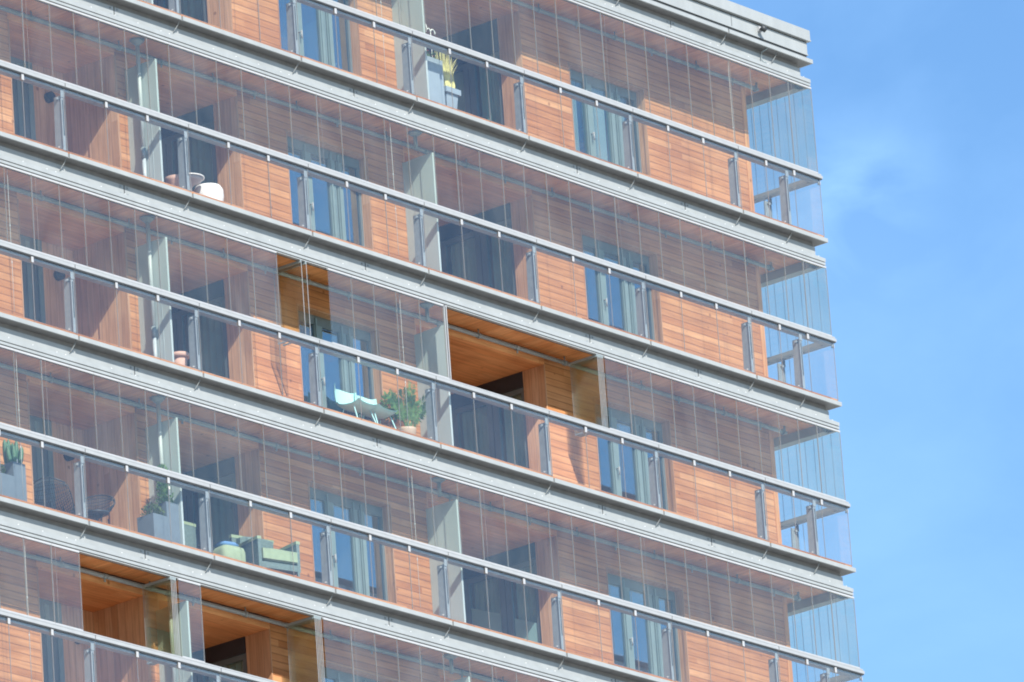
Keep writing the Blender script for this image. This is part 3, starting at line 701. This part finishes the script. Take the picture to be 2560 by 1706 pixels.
# curtains in the top-floor window by the corner
for (x0, x1, h), lab in (((-5.45, -5.30, 0), 'narrow white curtain hanging behind the left pane of the top corner window'), ((-4.93, -4.53, 0), 'gathered white curtain behind the middle pane of the top corner window'), ((-4.12, -3.99, 0), 'white curtain edge behind the right pane of the top corner window')):
    b = MB(); n = 24; zb = W(1) + 0.10; zt = W(1) + 2.0
    for k in range(n):
        xa, xb = x0 + (x1 - x0) * k / n, x0 + (x1 - x0) * (k + 1) / n
        ya, yb_ = 1.20 + .025 * math.sin(k * 1.3), 1.20 + .025 * math.sin((k + 1) * 1.3)
        b.quad([(xa, ya, zb), (xb, yb_, zb), (xb, yb_, zt), (xa, ya, zt)], 0, True)
        b.quad([(xa, ya + .004, zb), (xa, ya + .004, zt), (xb, yb_ + .004, zt), (xb, yb_ + .004, zb)], 0, True)
    o = b.build('curtain', M['curt'], None, ((x0 + x1) / 2, 1.20, zb)); o['label'] = lab; o['category'] = 'curtain'; o['group'] = 'curtains in the top corner window'

# --- second balcony: tray, tub, bowl beside the left post
z = W(2) + dz
t = thing('side_table', 'low round grey table with a white rimmed top behind the railing post', 'table', (-16.33, 0.5, z))
b = MB(); b.lathe((-16.33, 0.5, z), [(.05, 0), (.05, .28), (.08, .33), (.20, .39), (.245, .44)], 28, 0); b.build('pedestal', M['grey'], t)
b = MB(); b.lathe((-16.33, 0.5, z), [(.25, .4405), (.258, .442), (.258, .456), (.245, .458)], 28, 0); b.build('tabletop', M['white'], t)
t = MB(); t.lathe((-15.84, 0.52, z), [(.18, 0), (.22, .10), (.245, .25), (.24, .36), (.20, .425), (.10, .445)], 28, 0)
o = t.build('pouf', M['white'], None, (-15.84, 0.52, z)); o['label'] = 'bright white rounded pouf lit by the sun beside the boarded reveal'; o['category'] = 'pouf'
t = MB(); t.lathe((-16.68, 0.45, z), [(.06, 0), (.09, .12), (.16, .30), (.19, .36), (.17, .36), (.10, .30)], 24, 0)
o = t.build('bowl_planter', M['terra'], None, (-16.68, 0.45, z)); o['label'] = 'tan flared bowl planter just left of the railing post'; o['category'] = 'planter'

# --- third balcony
z = W(3) + dz
t = thing('flower_pot', 'empty pale terracotta flower pot at the foot of the pale screen', 'flower pot', (-16.80, 0.5, z))
b = MB(); b.lathe((-16.80, 0.5, z), [(.085, 0), (.125, .33), (.11, .33), (.10, .28)], 26); b.build('body', M['terra'], t)
b = MB(); b.lathe((-16.80, 0.5, z), [(.128, .33), (.155, .332), (.158, .40), (.14, .402), (.125, .34)], 26); b.build('rim', M['terra'], t)
t = MB(); t.lathe((-16.50, 0.5, z), [(.06, 0), (.085, .19), (.095, .19), (.098, .235), (.085, .237), (.07, .2)], 20)
o = t.build('small_pot', M['cream'], None, (-16.50, 0.5, z)); o['label'] = 'small cream pot half hidden behind a railing post'; o['category'] = 'flower pot'

def lounge_chair(x, label):
    t = thing('lounge_chair', label, 'lounge chair', (x, 0.55, z), 'mint green lounge chairs side by side')
    b = MB(); n, m_ = 18, 14
    prof = [(0.0, .84), (.025, .74), (.06, .62), (.11, .51), (.19, .44), (.30, .41), (.42, .405), (.52, .42), (.60, .45)]   # depth from the back, height
    def S(u):
        k = u * (len(prof) - 1); i = min(int(k), len(prof) - 2); f = k - i
        return prof[i][0] * (1 - f) + prof[i + 1][0] * f, prof[i][1] * (1 - f) + prof[i + 1][1] * f
    grid = []
    for i in range(n + 1):
        u = i / n; px, pz = S(u); row = []
        for k in range(m_ + 1):
            v = k / m_ * 2 - 1
            wid = .285 * (0.86 + .16 * math.sin(math.pi * min(1, u * 1.1 + .1)))
            back = max(0, 1 - u * 1.8)
            wing = abs(v) ** 3
            row.append((x + wid * v, .93 - px - back * .13 * v * v, z + pz + wing * (.05 if u > .4 else .02) - back * .12 * v * v * (1 - wing * .6) + (.07 * back * max(0, -v) ** 6)))
        grid.append(row)
    for off in (0, .016):
        for i in range(n):
            for k in range(m_):
                q = [grid[i][k], grid[i + 1][k], grid[i + 1][k + 1], grid[i][k + 1]]
                b.quad([(p_[0], p_[1] + off * .7, p_[2] - off) for p_ in q], 0, True)
    b.build('seat_shell', M['mint'], t)
    for sx, sy, tx, ty in ((-.2, .70, -.27, .84), (.2, .70, .27, .84), (-.2, .48, -.25, .34), (.2, .48, .25, .34)):
        b = MB(); b.tube([(x + sx, sy, z + .405), (x + tx, ty, z)], .011, 8); b.build('leg', M['mint'], t)
lounge_chair(-12.40, 'mint green metal lounge chair nearer the railing post, left of its twin')
lounge_chair(-11.90, 'mint green metal lounge chair beside the potted palm, right of its twin')

t = thing('potted_palm', 'dark green potted palm with feathery fronds against the timber wall', 'potted plant', (-11.32, 0.46, z))
b = MB(); b.lathe((-11.32, 0.46, z), [(.12, 0), (.145, .24), (.15, .27), (.135, .27), (.12, .24)], 24); b.build('pot', M['cream'], t)
b = MB()
def frond(base, tip, sag, nl, ll, lw, m=0):
    base, tip = Vector(base), Vector(tip); pts = []
    for k in range(9):
        f = k / 8; p = base.lerp(tip, f); p.z += sag * math.sin(f * math.pi); pts.append(p)
    b.tube(pts, [.012 * (1 - .8 * k / 8) for k in range(9)], 5, m)
    for i in range(nl):
        f = .25 + .75 * i / nl; k = min(int(f * 8), 7); p = pts[k].lerp(pts[k + 1], f * 8 - k); d = (pts[k + 1] - pts[k]).normalized()
        sd = d.cross(Vector((.2, 1, .3))).normalized()
        for sgn in (-1, 1):
            b.leaf(p, d * .75 + sd * sgn + Vector((rnd.uniform(-.2, .2), rnd.uniform(-.3, .3), -.1)), (0, 1, .2), ll * (1 - .5 * abs(f - .5)), lw, m)
base = (-11.32, 0.46, z + .24)
for tip, sag in (((-11.72, .42, z + .72), .10), ((-11.62, .55, z + .84), .12), ((-11.50, .35, z + .88), .10), ((-11.38, .60, z + .78), .06), ((-11.22, .40, z + .95), .05),
                 ((-11.10, .46, z + 1.10), .03), ((-11.00, .58, z + .92), .06), ((-10.86, .40, z + .72), .06), ((-10.98, .30, z + .82), .05), ((-11.30, .25, z + .70), .08), ((-11.66, .40, z + .52), .14), ((-11.45, .62, z + .65), .1), ((-10.78, .45, z + .78), .0)):
    frond(base, tip, sag, 15, .15, .03, 0)
b.build('foliage', M['leaf'], t)
t = thing('potted_bush', 'light green leafy plant in a brown pot between the mint chairs and the palm', 'potted plant', (-11.30, 0.76, z))
b = MB(); b.lathe((-11.30, 0.76, z), [(.12, 0), (.16, .30), (.17, .34), (.15, .34), (.13, .30)], 22); b.build('pot', M['terra'], t)
b = MB(); blob_leaves(b, (-11.32, 0.76, z + .72), .20, .12, .22, 240, .09, .045, rnd); b.tube([(-11.30, .76, z + .3), (-11.32, .76, z + .75)], .012, 6); b.build('foliage', M['leaf2'], t)

# --- fourth balcony
z = W(4) + dz
t = thing('potted_cactus', 'tall slate planter with a cluster of upright green cactus columns', 'potted plant', (-20.84, 0.5, z))
box_pot(-20.985, -20.71, 0.36, 0.64, z, z + 0.75).build('pot', [M['slate'], M['soil']], t)
b = MB()
for k in range(13):
    x, y = rnd.uniform(-20.94, -20.75), rnd.uniform(.42, .58); h = rnd.uniform(.28, .52); lx = (x + 20.845) * 1.0
    n = 14; rings = []
    for q in range(9):
        f = q / 8; rr = .036 * (.65 + .5 * math.sin(math.pi * min(1, f * .8 + .15))) * (1 if q < 8 else .25); bb = len(b.v)
        for a in range(n): 
            th = 2 * math.pi * a / n; r2 = rr * (1 if a % 2 else .72); b.v.append((x + lx * math.sin(f * 1.6) + r2 * math.cos(th), y + r2 * math.sin(th), z + .70 + h * f))
        rings.append(bb)
    for r0, r1 in zip(rings, rings[1:]):
        for a in range(n): b.f.append((r0 + a, r0 + (a + 1) % n, r1 + (a + 1) % n, r1 + a)); b.mi.append(0); b.sm.append(True)
    b.f.append(tuple(rings[-1] + a for a in range(n))); b.mi.append(0); b.sm.append(True)
b.build('columns', M['cact'], t)
b = MB(); b.box(-20.90, -20.885, .355, .358, z + .74, z + .80); b.build('tag', M['white'], t)
t = thing('boxwood_planter', 'low slate planter with a clipped bush left of the potted cactus', 'planter', (-21.2, 0.45, z))
box_pot(-21.42, -21.0, 0.30, 0.345, z, z + 0.5).build('pot', [M['slate'], M['soil']], t) if False else box_pot(-21.42, -21.005, 0.34, 0.66, z, z + 0.50).build('pot', [M['slate'], M['soil']], t)
b = MB(); blob_leaves(b, (-21.24, .5, z + .56), .17, .14, .12, 420, .045, .03, rnd); b.build('foliage', M['box'], t)

def wire_chair(x, y, ang, label):
    t = thing('wire_chair', label, 'chair', (x, y, z), 'black wire lounge chairs in the recess')
    b = MB(); ca, sa = math.cos(R(ang)), math.sin(R(ang))
    def T(u, v, w): return (x + u * ca - v * sa, y + u * sa + v * ca, z + w)
    prof = [(-.02, .90), (.02, .74), (.09, .56), (.18, .44), (.32, .39), (.46, .40), (.58, .43)]
    def S(u):
        k = u * (len(prof) - 1); i = min(int(k), len(prof) - 2); f = k - i; s2 = f * f * (3 - 2 * f) * .3 + f * .7
        return prof[i][0] * (1 - s2) + prof[i + 1][0] * s2, prof[i][1] * (1 - s2) + prof[i + 1][1] * s2
    def P(u, v):
        px, pz = S(u); wid = .33 * (.80 + .25 * math.sin(math.pi * min(1, u + .1)))
        return T(px + max(0, .10 * v * v * (1 - u * 1.6)), wid * v, pz + .18 * v * v * math.exp(-((u - .5) / .25) ** 2) - (.10 * v * v if u < .1 else 0))
    for k in range(23):
        v = k / 11 - 1; b.tube([P(i / 12, v) for i in range(13)], .0055, 5)
    for i in range(17): b.tube([P(i / 16, k / 6 - 1) for k in range(13)], .005, 5)
    b.tube([P(0, k / 6 - 1) for k in range(13)], .010, 6); b.tube([P(i / 12, 1) for i in range(13)], .010, 6); b.tube([P(i / 12, -1) for i in range(13)], .010, 6); b.tube([P(1, k / 6 - 1) for k in range(13)], .010, 6)
    b.build('seat_shell', M['wire'], t)
    for u, v, fu, fv in ((.14, -.22, .02, -.28), (.14, .22, .02, .28), (.44, -.2, .56, -.26), (.44, .2, .56, .26)):
        b = MB(); b.tube([T(u, v, .44), T(fu, fv, 0)], .010, 6); b.build('leg', M['wire'], t)
wire_chair(-19.62, .95, 20, 'black wire lounge chair in front of the dark entrance door')
wire_chair(-18.35, 1.05, 205, 'black wire lounge chair beside the boarded side wall of the recess')
t = MB(); t.lathe((-18.72, .72, z), [(.14, 0), (.14, .02), (.02, .03), (.02, .42), (.19, .43), (.19, .45)], 24)
o = t.build('side_table', M['wire'], None, (-18.72, .72, z)); o['label'] = 'small dark round side table between the two wire chairs'; o['category'] = 'table'

t = thing('bush_planter', 'low square slate planter with a round clipped bush in front of the screen', 'planter', (-17.72, 0.42, z))
box_pot(-17.92, -17.60, 0.26, 0.60, z, z + 0.50).build('pot', [M['slate'], M['soil']], t)
b = MB(); blob_leaves(b, (-17.75, .42, z + .56), .19, .16, .14, 560, .045, .03, rnd); b.build('foliage', M['box'], t)
t = thing('topiary_planter', 'tall slate planter with a slim columnar conifer tied with a white tag', 'planter', (-17.24, 0.2, z))
box_pot(-17.575, -17.29, 0.28, 0.56, z, z + 0.76).build('pot', [M['slate'], M['soil']], t)
b = MB()
for k in range(6): blob_leaves(b, (-17.45 + .02 * math.sin(k * 2), .42, z + .80 + .10 * k), .13 - .008 * k, .12 - .008 * k, .11, 190, .05, .022, rnd, 0, 1.2)
b.tube([(-17.44, .42, z + .7), (-17.44, .42, z + 1.1)], .014, 6); b.build('foliage', M['leaf'], t)
b = MB(); b.box(-17.52, -17.475, .268, .272, z + .88, z + 1.02); b.build('tag', M['white'], t)

def armchair(x, y, ang, label, cushion):
    t = thing('armchair', label, 'armchair', (x, y, z), 'grey green wicker armchairs with light green cushions')
    ca, sa = math.cos(R(ang)), math.sin(R(ang))
    def bx(b, u0, u1, v0, v1, w0, w1, m=0, bev=0.0):
        pts = [(u, v, w) for u in (u0, u1) for v in (v0, v1) for w in (w0, w1)]
        bb = len(b.v); b.v += [(x + u * ca - v * sa, y + u * sa + v * ca, z + w) for u, v, w in pts]
        for f in ((0, 1, 3, 2), (4, 6, 7, 5), (0, 4, 5, 1), (2, 3, 7, 6), (0, 2, 6, 4), (1, 5, 7, 3)):
            b.f.append(tuple(bb + i for i in f)); b.mi.append(m); b.sm.append(False)
    def soft(name, u0, u1, v0, v1, w0, w1, mat, puff=.03):
        b = MB(); n = 8; fr = []
        for side in (0, 1):
            g_ = []
            for i in range(n + 1):
                row = []
                for k in range(n + 1):
                    a_, c_ = i / n, k / n; bul = (math.sin(math.pi * a_) * math.sin(math.pi * c_)) ** .5
                    u, v = u0 + (u1 - u0) * a_, v0 + (v1 - v0) * c_
                    w = (w1 - .04 + (.04 + puff) * bul) if side else (w0 + .04 - .04 * bul)
                    row.append((x + u * ca - v * sa, y + u * sa + v * ca, z + w))
                g_.append(row)
            fr.append(g_)
            for i in range(n):
                for k in range(n): b.quad([g_[i][k], g_[i + 1][k], g_[i + 1][k + 1], g_[i][k + 1]], 0, True)
        lo, hi = fr
        edge = [(i, 0) for i in range(n)] + [(n, k) for k in range(n)] + [(n - i, n) for i in range(n)] + [(0, n - k) for k in range(n)]
        for (i, k), (i2, k2) in zip(edge, edge[1:] + edge[:1]): b.quad([lo[i][k], lo[i2][k2], hi[i2][k2], hi[i][k]], 0, True)
        b.build(name, mat, t)
    b = MB(); bx(b, -.36, .34, -.34, .34, .10, .20); b.build('base', M['wicker'], t)
    b = MB(); bx(b, -.42, -.3605, -.40, .40, .10, .78); bx(b, -.425, -.355, -.41, .41, .7805, .83, 1); b.build('backrest', [M['wicker'], M['cush']], t)
    for s_ in (-1, 1):
        b = MB(); bx(b, -.36, .34, min(s_ * .3405, s_ * .40), max(s_ * .3405, s_ * .40), .10, .56); bx(b, -.365, .345, min(s_ * .335, s_ * .41), max(s_ * .335, s_ * .41), .5605, .61, 1); b.build('armrest', [M['wicker'], M['cush']], t)
        for u in (-.38, .30):
            b = MB(); bx(b, u, u + .04, s_ * .36 - .02, s_ * .36 + .02, 0, .0995); b.build('leg', M['wicker'], t)
    soft('seat_cushion', -.33, .37, -.33, .33, .205, .45, M['cush'])
    soft('back_cushion', -.355, -.25, -.32, .32, .475, .80, M['wicker'], .015)
    return t
armchair(-16.55, 1.36, 90, 'grey green wicker armchair turned with its back to the railing, beside the screen', True)
armchair(-14.98, 0.50, -104, 'grey green wicker armchair facing the street beside the timber wall', True)
t = MB(); t.lathe((-15.78, .62, z), [(.19, .0), (.215, .02), (.225, .06), (.225, .33), (.205, .40), (.16, .425), (.06, .43)], 40, 0, 1.05, .9, 6.0, R(-8))
o = t.build('ottoman', M['cush'], None, (-15.78, .62, z)); o['label'] = 'light green boxy ottoman standing between the two wicker armchairs'; o['category'] = 'ottoman'
t = MB(); t.lathe((-15.76, .66, z + .425), [(.08, 0.006), (.15, .012), (.19, .05), (.15, .09), (.06, .10)], 36, 0, 1.0, .75, 4.0, R(-12))
o = t.build('cushion', M['blue'], None, (-15.76, .66, z + .425)); o['label'] = 'blue cushion lying on the light green ottoman'; o['category'] = 'cushion'

# ------------------------------------------------------------------ light
SD = Vector((0.42, 1.0, -0.92)).normalized()
sl = bpy.data.lights.new('sun', 'SUN'); sl.energy = 4.7; sl.angle = R(0.5); sl.color = (1.0, 0.955, 0.88)
so = bpy.data.objects.new('sun', sl); C.objects.link(so); so.rotation_euler = SD.to_track_quat('-Z', 'Y').to_euler(); so.location = (-40, -60, 120)
elev = math.asin(-SD.z); az = math.atan2(-SD.x, -SD.y)         # azimuth of the sun from +Y towards +X
w = bpy.data.worlds.new('World'); bpy.context.scene.world = w; w.use_nodes = True
nt = w.node_tree
for n in list(nt.nodes): nt.nodes.remove(n)
out = nd(nt, 'ShaderNodeOutputWorld'); bg = nd(nt, 'ShaderNodeBackground')
sky = nd(nt, 'ShaderNodeTexSky'); sky.sky_type = 'NISHITA'; sky.sun_disc = False
sky.sun_elevation = elev; sky.sun_rotation = az; sky.altitude = 100; sky.air_density = 1.0; sky.dust_density = 0.25; sky.ozone_density = 2.5
tc = nd(nt, 'ShaderNodeTexCoord')
mp = nd(nt, 'ShaderNodeMapping'); mp.inputs['Scale'].default_value = (9, 9, 16); mp.inputs['Rotation'].default_value = (0.3, 0.5, 0)
nt.links.new(tc.outputs['Generated'], mp.inputs[0])
cn = nd(nt, 'ShaderNodeTexNoise'); cn.inputs['Scale'].default_value = 1.6; cn.inputs['Detail'].default_value = 7; cn.inputs['Roughness'].default_value = 0.55; cn.inputs['Distortion'].default_value = 0.4
nt.links.new(mp.outputs[0], cn.inputs['Vector'])
cl = ramp(nt, cn.outputs[0], [(0.40, (0, 0, 0)), (0.85, (1, 1, 1))])
def around(u, v, deg):                       # 1 at the middle of a cloud bank, fading out over deg degrees
    d = (RM @ Vector(((u - 1280) / F, -(v - 853) / F, -1))).normalized()
    dp = nd(nt, 'ShaderNodeVectorMath', operation='DISTANCE'); nt.links.new(tc.outputs['Generated'], dp.inputs[0]); dp.inputs[1].default_value = d
    mr = nd(nt, 'ShaderNodeMapRange', interpolation_type='SMOOTHSTEP'); nt.links.new(dp.outputs['Value'], mr.inputs[0])
    mr.inputs[1].default_value = 0.0; mr.inputs[2].default_value = R(deg); mr.inputs[3].default_value = 1.0; mr.inputs[4].default_value = 0.0
    return mr.outputs[0]
mp2 = nd(nt, 'ShaderNodeMapping'); mp2.inputs['Scale'].default_value = (60, 60, 95); mp2.inputs['Rotation'].default_value = (0.2, 0.7, 0.4)
nt.links.new(tc.outputs['Generated'], mp2.inputs[0])
c3 = nd(nt, 'ShaderNodeTexNoise'); c3.inputs['Scale'].default_value = 1.0; c3.inputs['Detail'].default_value = 5; c3.inputs['Roughness'].default_value = 0.5; c3.inputs['Distortion'].default_value = 0.4
nt.links.new(mp2.outputs[0], c3.inputs['Vector'])
wisp = math_n(nt, 'MULTIPLY', ramp(nt, c3.outputs[0], [(0.38, (0, 0, 0)), (0.75, (1, 1, 1))]), around(2120, 530, 0.9))
veil = around(2000, 1000, 2.6)
amt = math_n(nt, 'ADD', math_n(nt, 'MULTIPLY', cl, 0.22), math_n(nt, 'ADD', math_n(nt, 'MULTIPLY', wisp, 0.40), math_n(nt, 'MULTIPLY', veil, 0.10)))
c2 = mixc(nt, amt, sky.outputs[0], (4.6, 6.6, 9.0))
hs = nd(nt, 'ShaderNodeHueSaturation'); hs.inputs['Saturation'].default_value = 1.18; nt.links.new(c2, hs.inputs['Color'])
nt.links.new(hs.outputs[0], bg.inputs[0]); bg.inputs[1].default_value = 0.122
nt.links.new(bg.outputs[0], out.inputs[0])

sc = bpy.context.scene
sc.view_settings.view_transform = 'Standard'; sc.view_settings.look = 'None'; sc.view_settings.exposure = 0.75; sc.view_settings.gamma = 1.0
sc.render.engine = 'CYCLES'
sc.cycles.use_denoising = True
sc.cycles.max_bounces = 10; sc.cycles.diffuse_bounces = 5; sc.cycles.glossy_bounces = 4; sc.cycles.transparent_max_bounces = 40
sc.cycles.caustics_reflective = False; sc.cycles.caustics_refractive = False
sc.cycles.filter_width = 1.9
